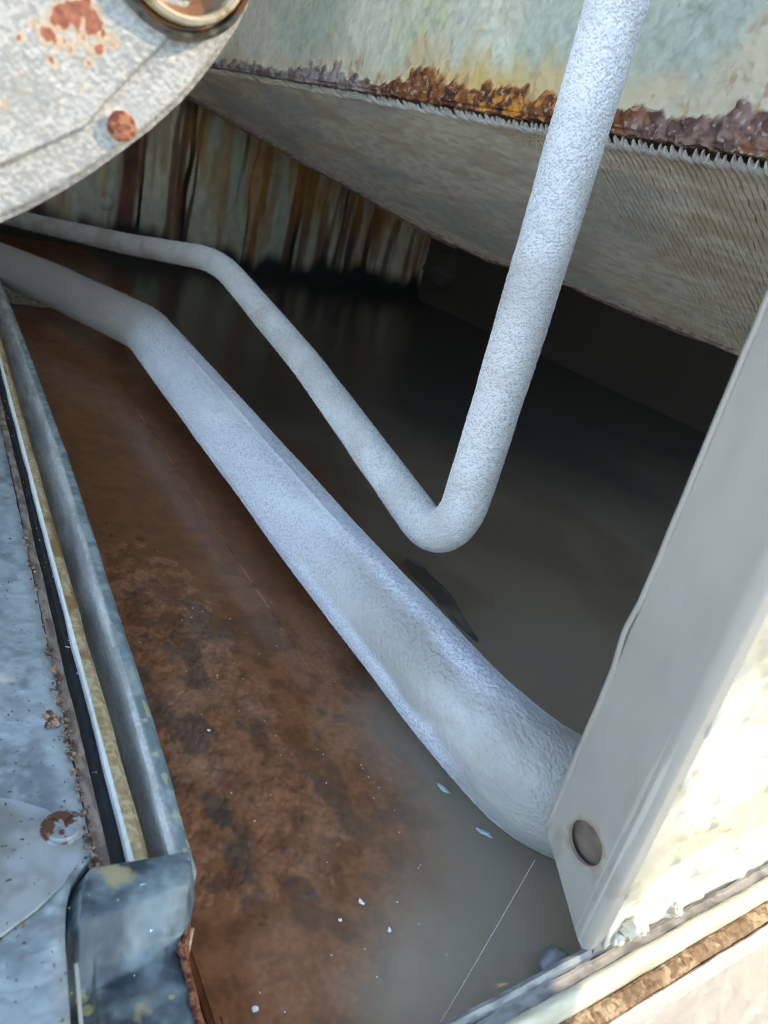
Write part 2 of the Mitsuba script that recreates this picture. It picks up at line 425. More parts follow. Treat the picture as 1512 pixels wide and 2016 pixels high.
def corner_col(p, n, uv):
    x, y = p.x, p.y
    a, b = fbm(x * 200, y * 200, 1.0, 4), fbm(x * 700, y * 700, 4.0, 2)
    col = mix((0.035, 0.050, 0.062), (0.155, 0.19, 0.20), sstep(0.3, 0.72, a))
    col = col * (0.7 + 0.6 * b)
    olive = dr.maximum(gauss(x + 0.5 * (y - 0.0875), 0.0278, 0.0030) * gauss(y, 0.0875, 0.0030), 0.75 * gauss(x - 0.3 * (y - 0.068), 0.0272, 0.0020) * gauss(y, 0.0680, 0.0040))
    col = mix(col, (0.42, 0.34, 0.18), 0.85 * sstep(0.30, 0.9, olive + 1.3 * (fbm(x * 420, y * 300, 6.0, 4) - 0.5)))
    col = mix(col, (0.18, 0.30, 0.22), 0.5 * sstep(0.6, 0.75, fbm(x * 130, y * 130, 8.0, 2)))
    for cx, cy, r in ((0.0200, 0.0752, 0.0011), (0.0203, 0.0729, 0.0013), (0.0318, 0.0695, 0.0006)):
        col = mix(col, (0.42, 0.38, 0.18), 0.8 * sstep(r, r * 0.6, (0.8 + 0.5 * noise(x * 2000, y * 2000, 3.0)) * dr.sqrt(dr.square(x - cx) + dr.square(y - cy))))
    return mix(col, (0.75, 0.8, 0.8), sstep(0.975, 0.985, noise(x * 1300, y * 1300, 2.0)))


princ('corner_paint', proc(corner_col), 0.38, spec=0.6, bump=lambda p, n, uv: fbm(p.x * 600, p.y * 600, p.z * 600, 3), scale=0.0003)


def coil_col(p, n, uv):
    y, s = p.y, p.x
    q = fbm(s * 500, y * 160, p.z * 500, 3)
    col = mix((0.66, 0.57, 0.44), (0.82, 0.75, 0.61), sstep(0.3, 0.7, q))
    col = mix(col, (0.40, 0.42, 0.40), 0.5 * sstep(0.45, 0.7, fbm(s * 60, y * 14, 3.0, 3)))
    col = mix(col, (0.50, 0.40, 0.27), 0.5 * sstep(0.55, 0.75, fbm(s * 120, y * 25, 6.0, 3)))
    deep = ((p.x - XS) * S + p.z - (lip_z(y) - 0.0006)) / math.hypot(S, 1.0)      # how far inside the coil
    col = mix(col, (0.44, 0.38, 0.29), 0.9 * sstep(0.0004, 0.0012, deep))  # tan sides darkened in the gaps: shade between fins put into the colour
    bright = sstep(0.1862, 0.1840, s + 0.0015 * noise(y * 700)) * sstep(0.50, 0.30, y)
    return mix(col, (0.88, 0.88, 0.86), bright)


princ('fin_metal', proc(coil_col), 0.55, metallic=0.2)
princ('core_dark', (0.07, 0.06, 0.05), 0.8)


def sediment_col(p, n, uv):
    return silt(p.x, p.y)


def silt(x, y):
    a, b, c = fbm(x * 55, y * 40, 1.0, 4), fbm(x * 240, y * 200, 2.0, 4), fbm(x * 1000, y * 1000, 3.0, 2)
    col = mix((0.15, 0.056, 0.023), (0.29, 0.116, 0.050), sstep(0.28, 0.68, b))
    col = mix(col, (0.38, 0.19, 0.11), 0.6 * sstep(0.48, 0.68, a))
    col = mix(col, (0.075, 0.055, 0.042), 0.65 * sstep(0.56, 0.70, fbm(x * 110, y * 90, 7.0, 3)))
    return col * (0.7 + 0.6 * c)


princ('sediment_mud', proc(sediment_col), 0.55, spec=0.4)


def water_col(p, n, uv):
    x, y = p.x, p.y
    a = fbm(x * 30, y * 22, 1.0, 4)
    edge = sstep(0.014, -0.014, x - 0.068 - 0.62 * (dr.minimum(y, 0.20) - 0.058) + 0.030 * (a - 0.5))        # rusty where the mud is, grey-olive in the deeper part
    mud = mix(silt(x, y), (0.21, 0.085, 0.038), 0.35 + 0.4 * sstep(0.14, 0.22, y))
    deep = mix((0.27, 0.222, 0.163), (0.34, 0.288, 0.22), sstep(0.3, 0.7, a))
    back_shade = sstep(0.12, 0.46, y + 0.35 * dr.maximum(x - 0.15, 0) + 0.16 * (fbm(x * 14, y * 10, 5.0, 3) - 0.5))   # shade towards the back of the pan, painted into the water colour
    deep = mix(deep, (0.085, 0.080, 0.072), back_shade)
    return mix(deep, mud, edge)


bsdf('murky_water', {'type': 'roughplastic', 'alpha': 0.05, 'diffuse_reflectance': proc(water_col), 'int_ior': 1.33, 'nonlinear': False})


def post_col(p, n, uv):
    q = fbm(p.x * 200, p.y * 260, p.z * 80, 3)
    col = mix((0.245, 0.228, 0.206), (0.295, 0.277, 0.254), q)
    r = dr.sqrt(dr.square(p.y - 0.0612) + dr.square(p.z + 0.1016))
    col = mix(col, (0.24, 0.17, 0.12), 0.7 * sstep(0.0052, 0.0041, r + 0.0012 * (noise(p.y * 900, p.z * 900, 1.0) - 0.5)))
    col = mix(col, (0.20, 0.18, 0.15), 0.5 * sstep(0.62, 0.78, fbm(p.y * 300, p.z * 160, 3.0, 3)) * sstep(-0.07, -0.11, p.z))
    return mix(col, (0.52, 0.47, 0.42), 0.45 * sstep(0.76, 0.90, noise(p.y * 1900, p.z * 35, 4.0)) * sstep(0.0575, 0.0545, p.y))


princ('post_paint', proc(post_col), 0.32, spec=0.5)


def face_col(p, n, uv):
    a = fbm(p.x * 40, p.y * 40, p.z * 60, 4)
    b = fbm(p.x * 330, p.y * 330, p.z * 330, 3)
    col = mix((0.42, 0.375, 0.275), (0.58, 0.54, 0.44), sstep(0.38, 0.62, a))
    return mix(col, (0.34, 0.28, 0.17), 0.6 * sstep(0.68, 0.76, b))


princ('cream_paint', proc(face_col), 0.4, bump=lambda p, n, uv: fbm(p.x * 200, p.y * 200, p.z * 200, 3), scale=0.0007)
princ('sill_white', (0.27, 0.258, 0.24), 0.4, bump=lambda p, n, uv: fbm(p.x * 300, p.y * 700, p.z * 700, 3), scale=0.0003)


def groove_col(p, n, uv):
    q = fbm(p.x * 260, p.y * 500, p.z * 500, 3)
    return mix((0.12, 0.125, 0.13), (0.27, 0.275, 0.28), sstep(0.3, 0.7, q))


princ('groove_gray', proc(groove_col), 0.6)


def bar_col(p, n, uv):
    q = fbm(p.x * 120, p.y * 300, p.z * 300, 4)
    return mix((0.40, 0.38, 0.28), (0.54, 0.52, 0.42), sstep(0.3, 0.65, q))


princ('bar_cream', proc(bar_col), 0.5)


def foam_col(p, n, uv):
    q = fbm(p.x * 900, p.y * 900, p.z * 900, 3)
    g = fbm(p.x * 150, p.y * 150, p.z * 150, 2)
    col = mix((0.17, 0.11, 0.065), (0.36, 0.27, 0.175), sstep(0.3, 0.66, q))
    return mix(col, (0.13, 0.08, 0.05), 0.6 * sstep(0.55, 0.75, g))


princ('foam_brown', proc(foam_col), 0.9, spec=0.1, bump=lambda p, n, uv: fbm(p.x * 1800, p.y * 1800, p.z * 1800, 2), scale=0.0006)


def yellow_foam(p, n, uv):
    y = p.y
    q, g = fbm(p.x * 900, y * 900, p.z * 900, 3), fbm(p.x * 200, y * 70, 0.0, 3)
    col = mix((0.37, 0.25, 0.12), (0.55, 0.42, 0.25), sstep(0.3, 0.68, q))
    col = mix(col, (0.26, 0.14, 0.05), 0.8 * sstep(0.5, 0.68, g))
    return mix(col, (0.8, 0.78, 0.72), sstep(0.0011, 0.0008, p.x - (0.0299 + 0.016 * (y - 0.1))))


princ('foam_yellow', proc(yellow_foam), 0.85, spec=0.15, bump=lambda p, n, uv: noise(p.x * 1500, p.y * 1500, p.z * 1500), scale=0.0005)


def rubber_col(p, n, uv):
    q = noise(p.x * 1300, p.y * 700, 2.0)
    col = mix((0.016, 0.016, 0.020), (0.04, 0.04, 0.045), fbm(p.x * 900, p.y * 300, 1.0, 2))
    return mix(col, (0.75, 0.75, 0.75), sstep(0.945, 0.965, q))


princ('rubber_black', proc(rubber_col), 0.6)


def trim_col(p, n, uv):
    q = fbm(p.x * 700, p.y * 300, p.z * 700, 3)
    return mix((0.16, 0.12, 0.095), (0.34, 0.27, 0.22), sstep(0.3, 0.7, q))


princ('trim_brown', proc(trim_col), 0.7)
princ('strip_dark', proc(lambda p, n, uv: mix((0.10, 0.098, 0.086), (0.20, 0.20, 0.18), sstep(0.45, 0.8, fbm(p.x * 200, p.y * 120, p.z * 200, 3)))), 0.5)
princ('crumb_brown', proc(lambda p, n, uv: mix((0.05, 0.022, 0.015), (0.34, 0.20, 0.13), sstep(0.3, 0.75, noise(p.x * 900, p.y * 900, p.z * 900)))), 0.7)
princ('fleck_white', (0.85, 0.86, 0.86), 0.5)
princ('ice', (0.42, 0.47, 0.50), 0.2)
princ('bare_metal', (0.62, 0.60, 0.54), 0.35, metallic=0.5)
princ('thread_silk', (0.75, 0.74, 0.7), 0.5)
princ('shell_pale', (0.55, 0.53, 0.48), 0.6)
princ('plug_tan', proc(lambda p, n, uv: mix((0.08, 0.062, 0.050), (0.16, 0.125, 0.10), fbm(p.x * 500, p.y * 500, p.z * 500, 3))), 0.8)
princ('screw_metal', proc(lambda p, n, uv: mix(mix((0.26, 0.28, 0.30), (0.48, 0.49, 0.50), fbm(p.x * 900, p.y * 900, 1.0, 2)), (0.16, 0.07, 0.045), sstep(0.46, 0.56, fbm(p.x * 700, p.y * 700, 5.0, 3)))), 0.4, metallic=0.4)

# ------------------------------------------------------------------ setting: water in the pan, mud
nx, ny = 2, 2
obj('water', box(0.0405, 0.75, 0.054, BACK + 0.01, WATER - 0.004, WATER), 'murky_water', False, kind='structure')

xs, ys = np.linspace(0.0415, 0.100, 230), np.linspace(0.056, 0.46, 800)
X, Y = np.meshgrid(xs, ys, indexing='ij')
lump = NP.fbm(X * 75, Y * 60, 2.0, 4)
fine = NP.fbm(X * 330, Y * 300, 5.0, 4)
crack = np.abs(NP.fbm(X * 150, Y * 120, 9.0, 3) - 0.5)
pile = NP.smoothstep(0.100, 0.070, X + 0.02 * (lump - 0.5)) * NP.smoothstep(0.058, 0.100, Y) * (1 - 0.55 * NP.smoothstep(0.16, 0.30, Y))
pile = np.maximum(pile, 0.75 * NP.smoothstep(0.050, 0.043, X))
h = pile * (0.0003 + 0.0012 * (lump - 0.42) + 0.0012 * (fine - 0.5) + 0.0004 * (NP.fbm(X * 900, Y * 800, 6.0, 2) - 0.5) - 0.0003 * NP.smoothstep(0.03, 0.0, crack)) - 0.0016 * (1 - pile)
rim = np.minimum.reduce([NP.smoothstep(0.100, 0.094, X), NP.smoothstep(0.46, 0.43, Y)])
Z = WATER + h * rim - 0.003 * (1 - rim)
obj('mud', solid_grid(np.stack([X, Y, Z], -1), 0.004, (0, 0, -1)), 'sediment_mud', True, kind='stuff', label='rust brown lumpy mud lying in the pan left of the thick pipe', cat='mud')

# ------------------------------------------------------------------ rear wall with rust streaks
wx, wz = np.linspace(-0.13, 0.75, 120), np.linspace(-0.135, 0.26, 50)
A, C = np.meshgrid(wx, wz, indexing='ij')
Wv = np.stack([A, BACK + 0.004 * NP.fbm(A * 12, C * 12, 1.0, 2) - 0.002, C], -1)
rw = thing('rear_wall', 'rear sheet metal wall with long dark and orange rust streaks running down', 'wall')
obj(rw + '__panel', solid_grid(Wv, 0.004, (0, 1, 0)), 'wall_paint', True)
rivet = trimesh.creation.icosphere(subdivisions=3, radius=0.008)
rivet.apply_scale((1, 0.4, 1)); rivet.apply_translation((0.170, BACK - 0.002, -0.083))
obj(rw + '__rivet', rivet, 'wall_paint', True)

# ------------------------------------------------------------------ coil: fins, core, drip rail
S = 0.6                                                      # slope of the coil face
CL = [(0.10, 0.275), (0.18, 0.274), (0.29, 0.2735), (0.37, 0.2805), (0.425, 0.277), (0.505, 0.262), (0.585, 0.248), (0.70, 0.226), (0.77, 0.214)]
def coil_low(y): return float(np.interp(y, [c[0] for c in CL], [c[1] for c in CL]))
def face_pt(x, y): return np.array([x, y, lip_z(y) - 0.0006 - S * (x - XS)])
NRM = np.array([S, 0.0, 1.0]) / math.hypot(S, 1.0)           # into the coil
coil = thing('cooling_coil', 'long tan cooling coil with closely spaced metal fins, seen from below', 'coil')


def fin_mesh(y, jit):
    xl = coil_low(y)
    n = 36
    xx = np.concatenate([[XS + 0.0002, XS + 0.0022, XS + 0.0040], np.linspace(XS + 0.0062, xl, n - 3)])
    zig = np.where(np.arange(n) % 2 == 0, -1, 1) * 0.00012
    zig[:3] = (-0.0008 + jit[0], 0.0002, 0.0003)
    yy = y + zig + jit[1]
    front = np.stack([xx, yy, lip_z(y) - 0.0006 - S * (xx - XS)], -1)
    front[:4] -= NRM * np.array([0.0012, 0.0014, 0.0008, 0.0002])[:, None] * jit[2]
    th = np.where((np.arange(n) + int(jit[3])) % 2 == 0, 0.00116, 0.00078)
    th[:5] = (0.00016, 0.00062, 0.00088, 0.0007, 0.0008)
    dep = np.full((n, 1), 0.009)
    dep[:4, 0] = (0.0008, 0.0011, 0.0012, 0.003)
    o = np.zeros((n, 3)); o[:, 1] = th
    a, b = front - o, front + o
    c, d = b + NRM * dep, a + NRM * dep
    v = np.stack([a, b, c, d], 1).reshape(-1, 3)
    q = []
    for i in range(n - 1):
        o, p = 4 * i, 4 * i + 4
        q += [[o, o + 1, p + 1, p], [o + 1, o + 2, p + 2, p + 1], [o + 3, o, p, p + 3]]
    q += [[0, 3, 2, 1], [4 * n - 4, 4 * n - 3, 4 * n - 2, 4 * n - 1]]
    return v, np.array(q)


ys = np.arange(0.098, 0.765, 0.00255)
for y in ys:
    j = RNG.random(3)
    jit = ((j[0] - 0.5) * 0.0009, (j[1] - 0.5) * 0.00022, 0.4 + 1.2 * j[2], round((y - 0.098) / 0.00255) % 2)
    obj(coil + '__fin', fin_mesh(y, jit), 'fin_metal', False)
yy = np.linspace(0.09, 0.775, 60)
core = np.array([[face_pt(XS + 0.0005 + t * (coil_low(y) - XS - 0.001), y) + NRM * 0.0085 for t in (0, 0.25, 0.5, 0.75, 1)] for y in yy])
obj(coil + '__core', solid_grid(core, 0.03, NRM), 'core_dark', 30)
yy = np.linspace(0.09, 0.80, 240)
rail = []
for y in yy:
    e = face_pt(coil_low(y), y)
    w = 0.0012 * (NP.noise(y * 55, 1.0) - 0.5)
    k = 1.0 if y > 0.40 else 0.6
    rail.append([e + NRM * 0.004, e + np.array([0.0006, 0, -0.001 * k]) - NRM * 0.001, e + np.array([0.0045 * k, 0, -0.0040 * k + w]), e + np.array([0.0055 * k, 0, -0.0045 * k + w])])
obj(coil + '__drip_rail', solid_grid(np.array(rail), 0.0008, (0.5, 0, 0.8)), 'trim_brown', 30, label='narrow stained metal strip along the lower edge of the fins')

# ------------------------------------------------------------------ painted side panel above the coil, its lower edge crusted with rust
ys = np.linspace(0.075, 0.84, 1100)
hs = np.concatenate([np.linspace(0, 0.016, 60), np.linspace(0.0168, 0.20, 60)])
Yg, Hg = np.meshgrid(ys, hs, indexing='ij')
Zg = lip_z(Yg) + Hg
m, halo = rust_mask(Yg, Zg, NP)
rough = NP.fbm(Yg * 420, Zg * 380, 2.0, 4)
out = m * (0.0006 + 0.0024 * rough * rough + 0.0006 * NP.noise(Yg * 900, Zg * 800, 3.0)) + 0.0012 * NP.fbm(Yg * 30, Zg * 30, 1.0, 3) * (Hg > 0.001) + 0.00035 * NP.fbm(Yg * 300 + Zg * 150, Zg * 420, 7.0, 3)
Zg = Zg - m * (Hg < 0.0004) * 0.0011 * NP.noise(Yg * 500, 0.0, 4.0)
obj('side_panel', solid_grid(np.stack([XS - out, Yg, Zg], -1), 0.004, (1, 0, 0)), 'green_paint', True, label='pale green painted side panel with thick rust along its lower edge', cat='panel')
RNG2 = np.random.default_rng(5)

# ------------------------------------------------------------------ pipes
pts = [(0.1290, 0.1480, 0.215), (0.1393, 0.1590, 0.040), (0.1403, 0.1602, -0.022), (0.1442, 0.1663, -0.1034), (0.1578, 0.3197, -0.0855), (0.1570, 0.4560, -0.0655), (0.1322, 0.5798, -0.0822), (0.0845, 0.7370, -0.0992), (0.0400, 0.8420, -0.1080)]
path, s = fillet(pts, [0.3, 0.3, 0.0215, 0.4, 0.17, 0.3, 0.3], 0.00042)
frost_amp = 0.00022 + 0.00010 * NP.smoothstep(0.06, -0.06, path[:, 2])


def thin_disp(P, N):
    a = NP.fbm(P[..., 0] * 1300, P[..., 1] * 1300, P[..., 2] * 1300, 2) - 0.5
    b = NP.fbm(P[..., 0] * 60, P[..., 1] * 60, P[..., 2] * 60, 2) - 0.5
    return 0.00036 * a * NP.smoothstep(0.5, 0.3, P[..., 1]) + 0.0005 * b


near = s < 0.46
rad = np.full(len(path), 0.00715)
obj('thin_pipe', tube(path[: 10**6], rad, 120, disp=thin_disp), 'frost', True, label='thin white frosted pipe hanging down and bending sharply back into the cabinet', cat='pipe')

pts = [(0.1750, 0.0700, -0.1215), (0.1270, 0.0820, -0.1208), (0.1178, 0.1100, -0.1165), (0.1155, 0.2000, -0.1135), (0.1130, 0.4350, -0.1060), (0.0808, 0.5150, -0.1060), (0.0197, 0.6692, -0.1120)]
path2, s2 = fillet(pts, [0.04, 0.10, 0.5, 0.06, 0.3], 0.0005)


def thick_disp(P, N):
    a = NP.fbm(P[..., 0] * 1300, P[..., 1] * 1300, P[..., 2] * 1300, 2) - 0.5
    b = NP.fbm(P[..., 0] * 55, P[..., 1] * 28, P[..., 2] * 55, 2) - 0.5
    y = P[..., 1]
    left = -N[..., 0] * 0.72 + N[..., 2] * 0.55      # the side towards the upper left
    dent = -0.0007 * np.exp(-((left - 0.80) / 0.14) ** 2) * NP.smoothstep(0.22, 0.16, y) * NP.smoothstep(0.075, 0.11, y)
    dent = dent - 0.0009 * np.exp(-((y - 0.170) / 0.012) ** 2) * np.exp(-((left - 0.95) / 0.25) ** 2)
    return 0.00036 * a * NP.smoothstep(0.48, 0.3, y) + 0.0008 * b + dent + 0.00045 * np.exp(-((left - 0.62) / 0.035) ** 2) * NP.smoothstep(0.37, 0.33, y) * NP.smoothstep(0.17, 0.20, y)


rad2 = 0.01320 + 0.0010 * NP.smoothstep(0.12, 0.085, path2[:, 1])
obj('thick_pipe', tube(path2, rad2, 150, disp=thick_disp), 'big_frost', True, label='thick frosty suction pipe lying low across the pan, bare near the post', cat='pipe')

# ------------------------------------------------------------------ base panel on the left, with a cover plate and a screw
def drift(y): return 0.0160 * (np.asarray(y) - 0.10)
bp = thing('base_panel', 'blue grey galvanized base panel at the left, scratched and speckled', 'panel')
us, vs = np.linspace(0, 1, 60), np.linspace(0.040, 0.62, 260)
U, V = np.meshgrid(us, vs, indexing='ij')
edge = 0.0245 + drift(V) + 0.0004 * (NP.fbm(V * 160, 0.0, 2.0, 3) - 0.5)
edge = np.where(V < 0.0925, np.minimum(edge, np.interp(V, [0.045, 0.0800, 0.0862, 0.0905, 0.0925], [0.0147, 0.0180, 0.0191, 0.0209, 0.0233])), edge)
Xp = -0.12 + U * (edge + 0.12)
Zp = PANEL + 0.0006 * (NP.fbm(Xp * 60, V * 60, 3.0, 3) - 0.5) - 0.0009 * np.exp(-((V - (0.1245 + 0.10 * (Xp - 0.02))) / 0.0006) ** 2)
obj(bp + '__sheet', solid_grid(np.stack([Xp, V, Zp], -1), 0.002, (0, 0, -1)), 'base_zinc', True)
# cover plate: a round-ended sheet, raised, with a rib
poly = Polygon([(-0.06, 0.1140), (0.0095, 0.1106), (0.0142, 0.1082), (0.0185, 0.1048), (0.0222, 0.1003), (0.0232, 0.0965), (0.0220, 0.0925), (0.0190, 0.0890), (0.0150, 0.0858), (0.0095, 0.0828), (-0.005, 0.0770), (-0.06, 0.062)]).buffer(0.0012).buffer(-0.0012)
cov = trimesh.creation.extrude_polygon(poly, 0.0007, engine='earcut')
cov.apply_translation((0, 0, PANEL + 0.0004))
obj(bp + '__cover_plate', cov, 'cover_zinc', 30, label='round ended metal cover plate screwed onto the panel')
rib = tube(np.stack([np.linspace(-0.05, 0.0125, 40), np.linspace(0.1105, 0.1018, 40), np.full(40, PANEL + 0.0006)], -1), 0.0011 * NP.smoothstep(0, 6, np.arange(40)[::-1]) + 0.00005, 16)
obj(bp + '__rib', rib, 'cover_zinc', True)
scr = trimesh.creation.cylinder(radius=0.0030, height=0.0010, sections=48)
scr = unman(man(scr) - man(box(-0.0024, 0.0024, -0.00035, 0.00035, 0.0001, 0.002)) - man(box(-0.00035, 0.00035, -0.0024, 0.0024, 0.0001, 0.002)))
scr.apply_transform(trimesh.transformations.rotation_matrix(0.7, (0, 0, 1)))
scr.apply_translation((0.0206, 0.0998, PANEL + 0.0014))
obj(bp + '__screw', scr, 'screw_metal', 30, label='rusty cross slot screw head on the cover plate')
wash = trimesh.creation.annulus(0.0028, 0.0036, 0.0006, sections=48)
wash.apply_translation((0.0206, 0.0998, PANEL + 0.0011))
obj(bp + '__washer', wash, 'screw_metal', 30)

st = np.linspace(0.0895, 0.62, 260)


def along(wob):
    def place(a, b, y):
        return np.stack([a + drift(y) + wob * (NP.noise(y * 70, wob * 1e5) - 0.5), np.full_like(a, y), b], -1)
    return place


obj('edge_trim', extrude(Polygon([(0.0247, -0.1165), (0.0272, -0.1165), (0.0271, -0.1132), (0.0262, -0.1127), (0.0249, -0.1129)]), st, along(0.0004)), 'trim_brown', 30, label='thin brown rusty trim strip between blue panel and black seal', cat='trim')
obj('rubber_seal', extrude(Polygon([(0.0274, -0.1185), (0.0303, -0.1185), (0.0303, -0.1158), (0.0289, -0.1153), (0.0274, -0.1157)]), st, along(0.0003)), 'rubber_black', 30, label='black rubber seal strip dotted with white specks', cat='seal')
obj('foam_strip', extrude(Polygon([(0.0303, -0.1205), (0.0336, -0.1205), (0.0336, -0.1140), (0.0326, -0.1129), (0.0310, -0.1128), (0.0302, -0.1134)]), st, along(0.0005)), 'foam_yellow', 30, label='yellow brown foam strip with white edge beside the black seal', cat='foam strip')

pan = thing('drain_pan', 'galvanized drain pan rim along the left with a folded front corner', 'drain pan')
prof = LineString([(0.0270, -0.1212), (0.0345, -0.1215), (0.0362, -0.1205), (0.0378, -0.1165), (0.0390, -0.1130), (0.0398, -0.1123), (0.0415, -0.1123), (0.0422, -0.1130), (0.0424, -0.1345)]).buffer(0.0004, cap_style=2, join_style=1, quad_segs=3)
def rim_place(a, b, y):
    wide = np.interp(y, [0.086, 0.11, 0.26, 0.4, 0.62], [-0.0026, -0.0010, 0.0042, 0.0062, 0.0080])
    return np.stack([a + drift(y) * (a < 0.036) + wide * (a >= 0.036) * NP.smoothstep(0.036, 0.039, a) + drift(y) * (a >= 0.036) * (1 - NP.smoothstep(0.036, 0.039, a)) + 0.0003 * (NP.noise(y * 70, 3.0) - 0.5), np.full_like(a, y), b], -1)


obj(pan + '__side_rim', extrude(prof, np.linspace(0.086, 0.62, 300), rim_place), 'lip_zinc', 30)
# folded front corner
ts, ss = np.linspace(0, 1, 130), np.linspace(0, 1, 110)
Tt, Ss = np.meshgrid(ts, ss, indexing='ij')          # t from the far fold to the camera side, s from left to right
yl = np.interp(Tt, [0, 0.06, 0.16, 0.3, 1], [0.0925, 0.0905, 0.0862, 0.0800, 0.045])
yr = np.interp(Tt, [0, 0.12, 0.3, 0.45, 0.62, 1], [0.0905, 0.0860, 0.0800, 0.0757, 0.0690, 0.042])
xl = np.interp(Tt, [0, 0.08, 0.16, 0.3, 1], [0.0236, 0.0212, 0.0194, 0.0183, 0.0150])
xr = np.interp(Tt, [0, 0.10, 0.3, 0.42, 0.62, 1], [0.0402, 0.0400, 0.0380, 0.0360, 0.0356, 0.0335])
xr = xr + 0.0004 * (NP.noise(Tt * 30, 0.0, 8.0) - 0.5)
yy = yl + (yr - yl) * Ss
xx = xl + (xr - xl) * Ss
base = np.interp(Tt, [0, 0.03, 0.06, 0.22, 0.25, 0.36, 0.40, 0.48, 0.62, 1], [-0.1155, -0.1118, -0.1109, -0.1109, -0.1114, -0.1180, -0.1192, -0.1182, -0.1180, -0.1192])
roll = -0.0045 * NP.smoothstep(0.93, 1.01, Ss) - 0.0026 * NP.smoothstep(0.10, 0.0, Ss) * NP.smoothstep(0.5, 0.35, Tt) - 0.0011 * NP.smoothstep(0.23, 0.20, Ss) * NP.smoothstep(0.30, 0.42, Tt)
crease = 0.0016 * np.exp(-((Ss - 0.85 + 0.25 * Tt) / 0.12) ** 2) * NP.smoothstep(0.05, 0.15, Tt) * NP.smoothstep(0.5, 0.3, Tt)
zz = base + roll + crease + 0.0007 * (NP.fbm(xx * 130, yy * 130, 3.0, 2) - 0.5)
k = np.ones(3) / 3.0
zz = np.apply_along_axis(lambda c: np.convolve(np.pad(c, 1, mode='edge'), k, 'valid'), 0, zz)
xx = np.apply_along_axis(lambda c: np.convolve(np.pad(c, 1, mode='edge'), k, 'valid'), 0, xx)
corner = np.stack([xx, yy, zz], -1)
obj(pan + '__front_corner', solid_grid(corner, 0.0012, (0, 0, -1)), 'corner_paint', True, label='dark blue green folded corner of the pan with yellow stains')
le = corner[50:, 4] + np.array([0.0006, 0, 0])
le = np.stack([le * [1, 1, 0] + [0, 0, -0.1122], le * [1, 1, 0] + [0.0008, 0, -0.1190]], 1)
obj(pan + '__bare_edge', solid_grid(le, 0.0005, (-1, 0, 0)), 'bare_metal', 30, label='bright bare metal edge along the left of the front corner')
edge = corner[38:, -1] + np.array([0.0003, 0, -0.0006])
obj(pan + '__rusty_edge', tube(edge, 0.0003 + 0.0002 * NP.noise(np.arange(len(edge)) * 0.25), 10), 'foam_yellow', True, label='yellow rusty raw edge of the front corner')
# rusty inner wall of the pan below the corner
iw = np.stack([np.stack([corner[30:, -1, 0] + d * NP.smoothstep(-4, 30, np.arange(len(corner) - 30)), corner[30:, -1, 1], np.full(len(corner) - 30, zc) + 0.0003 * NP.noise(np.arange(len(corner) - 30) * 0.1, d * 900)], -1) for d, zc in ((-0.0005, -0.1175), (0.0006, -0.121), (0.0018, -0.126), (0.0035, -0.1305))], 1)
obj(pan + '__inner_wall', solid_grid(iw, 0.0010, (-1, 0, 0)), 'rusty', True)
crx = [(0.0950, 0.055), (0.0952, 0.45)]
cr = np.stack([np.linspace(0.0955, 0.0951, 80), np.linspace(0.150, 0.42, 80), np.full(80, WATER - 0.0004)], -1)
obj(pan + '__floor_crease', tube(cr, 0.0006, 12), 'sediment_mud', True)

# ------------------------------------------------------------------ rounded galvanized bracket at the upper left, with a pipe collar
NB = np.array([0.15, -1.0, 0.1]); NB /= np.linalg.norm(NB)           # it faces the opening
OB = np.array([0.0192, 0.1096, 0.0030])
UB = np.cross([0, 0, 1.0], NB); UB /= np.linalg.norm(UB)
WB = np.cross(NB, UB)
FM = np.eye(4); FM[:3, 0], FM[:3, 1], FM[:3, 2], FM[:3, 3] = UB, WB, NB, OB
RI = np.stack([np.cross(DOWN, FWD), DOWN, FWD])


def on_bracket(px, py):
    """Where the sight line through a pixel of the photograph meets the bracket's own plane, in plate coordinates (metres)."""
    r = np.array([px - 756, py - 1008, 1500.0]) @ RI
    p = r * ((OB @ NB) / (r @ NB))
    return np.array([(p - OB) @ UB, (p - OB) @ WB])


rim_px = [(560, -110), (500, 0), (472, 55), (440, 105), (402, 155), (360, 203), (302, 255), (240, 302), (180, 345), (120, 382), (60, 414), (0, 442), (-60, 466), (-160, 490)]
out_pts = [on_bracket(*q) for q in rim_px]
cmid = np.mean(out_pts, axis=0)
outline = Polygon([*out_pts, on_bracket(-260, 200), on_bracket(-260, -160), on_bracket(300, -260)])
outline = outline.buffer(0.0006).buffer(-0.0006)
br = thing('galvanized_bracket', 'sunlit round edged galvanized bracket with rust spots, at the upper left', 'bracket')
# plate as a height field inside the outline: a raised area behind the embossed step line
step_px = [(-160, 385), (0, 324), (60, 296), (120, 270), (160, 252), (182, 228), (205, 200), (240, 165), (280, 122), (318, 84), (420, -60), (560, -250)]
step = LineString([on_bracket(*q) for q in step_px])
minx, miny, maxx, maxy = outline.bounds
from shapely import contains_xy, points as shp_points, distance as shp_distance
gx, gy = np.arange(minx, maxx, 0.00022), np.arange(miny, maxy, 0.00022)
GX, GY = np.meshgrid(gx, gy, indexing='ij')
inside = contains_xy(outline, GX.ravel(), GY.ravel()).reshape(GX.shape)
PT = shp_points(GX.ravel(), GY.ravel())
de = shp_distance(PT, outline.exterior).reshape(GX.shape)
ds = shp_distance(PT, step).reshape(GX.shape)
sp = np.array(step.coords)
region = Polygon([*sp, on_bracket(-300, -300), on_bracket(-300, 400)]).buffer(0)
hi = contains_xy(region, GX.ravel(), GY.ravel()).reshape(GX.shape)
sgn = np.where(hi, ds, -ds)
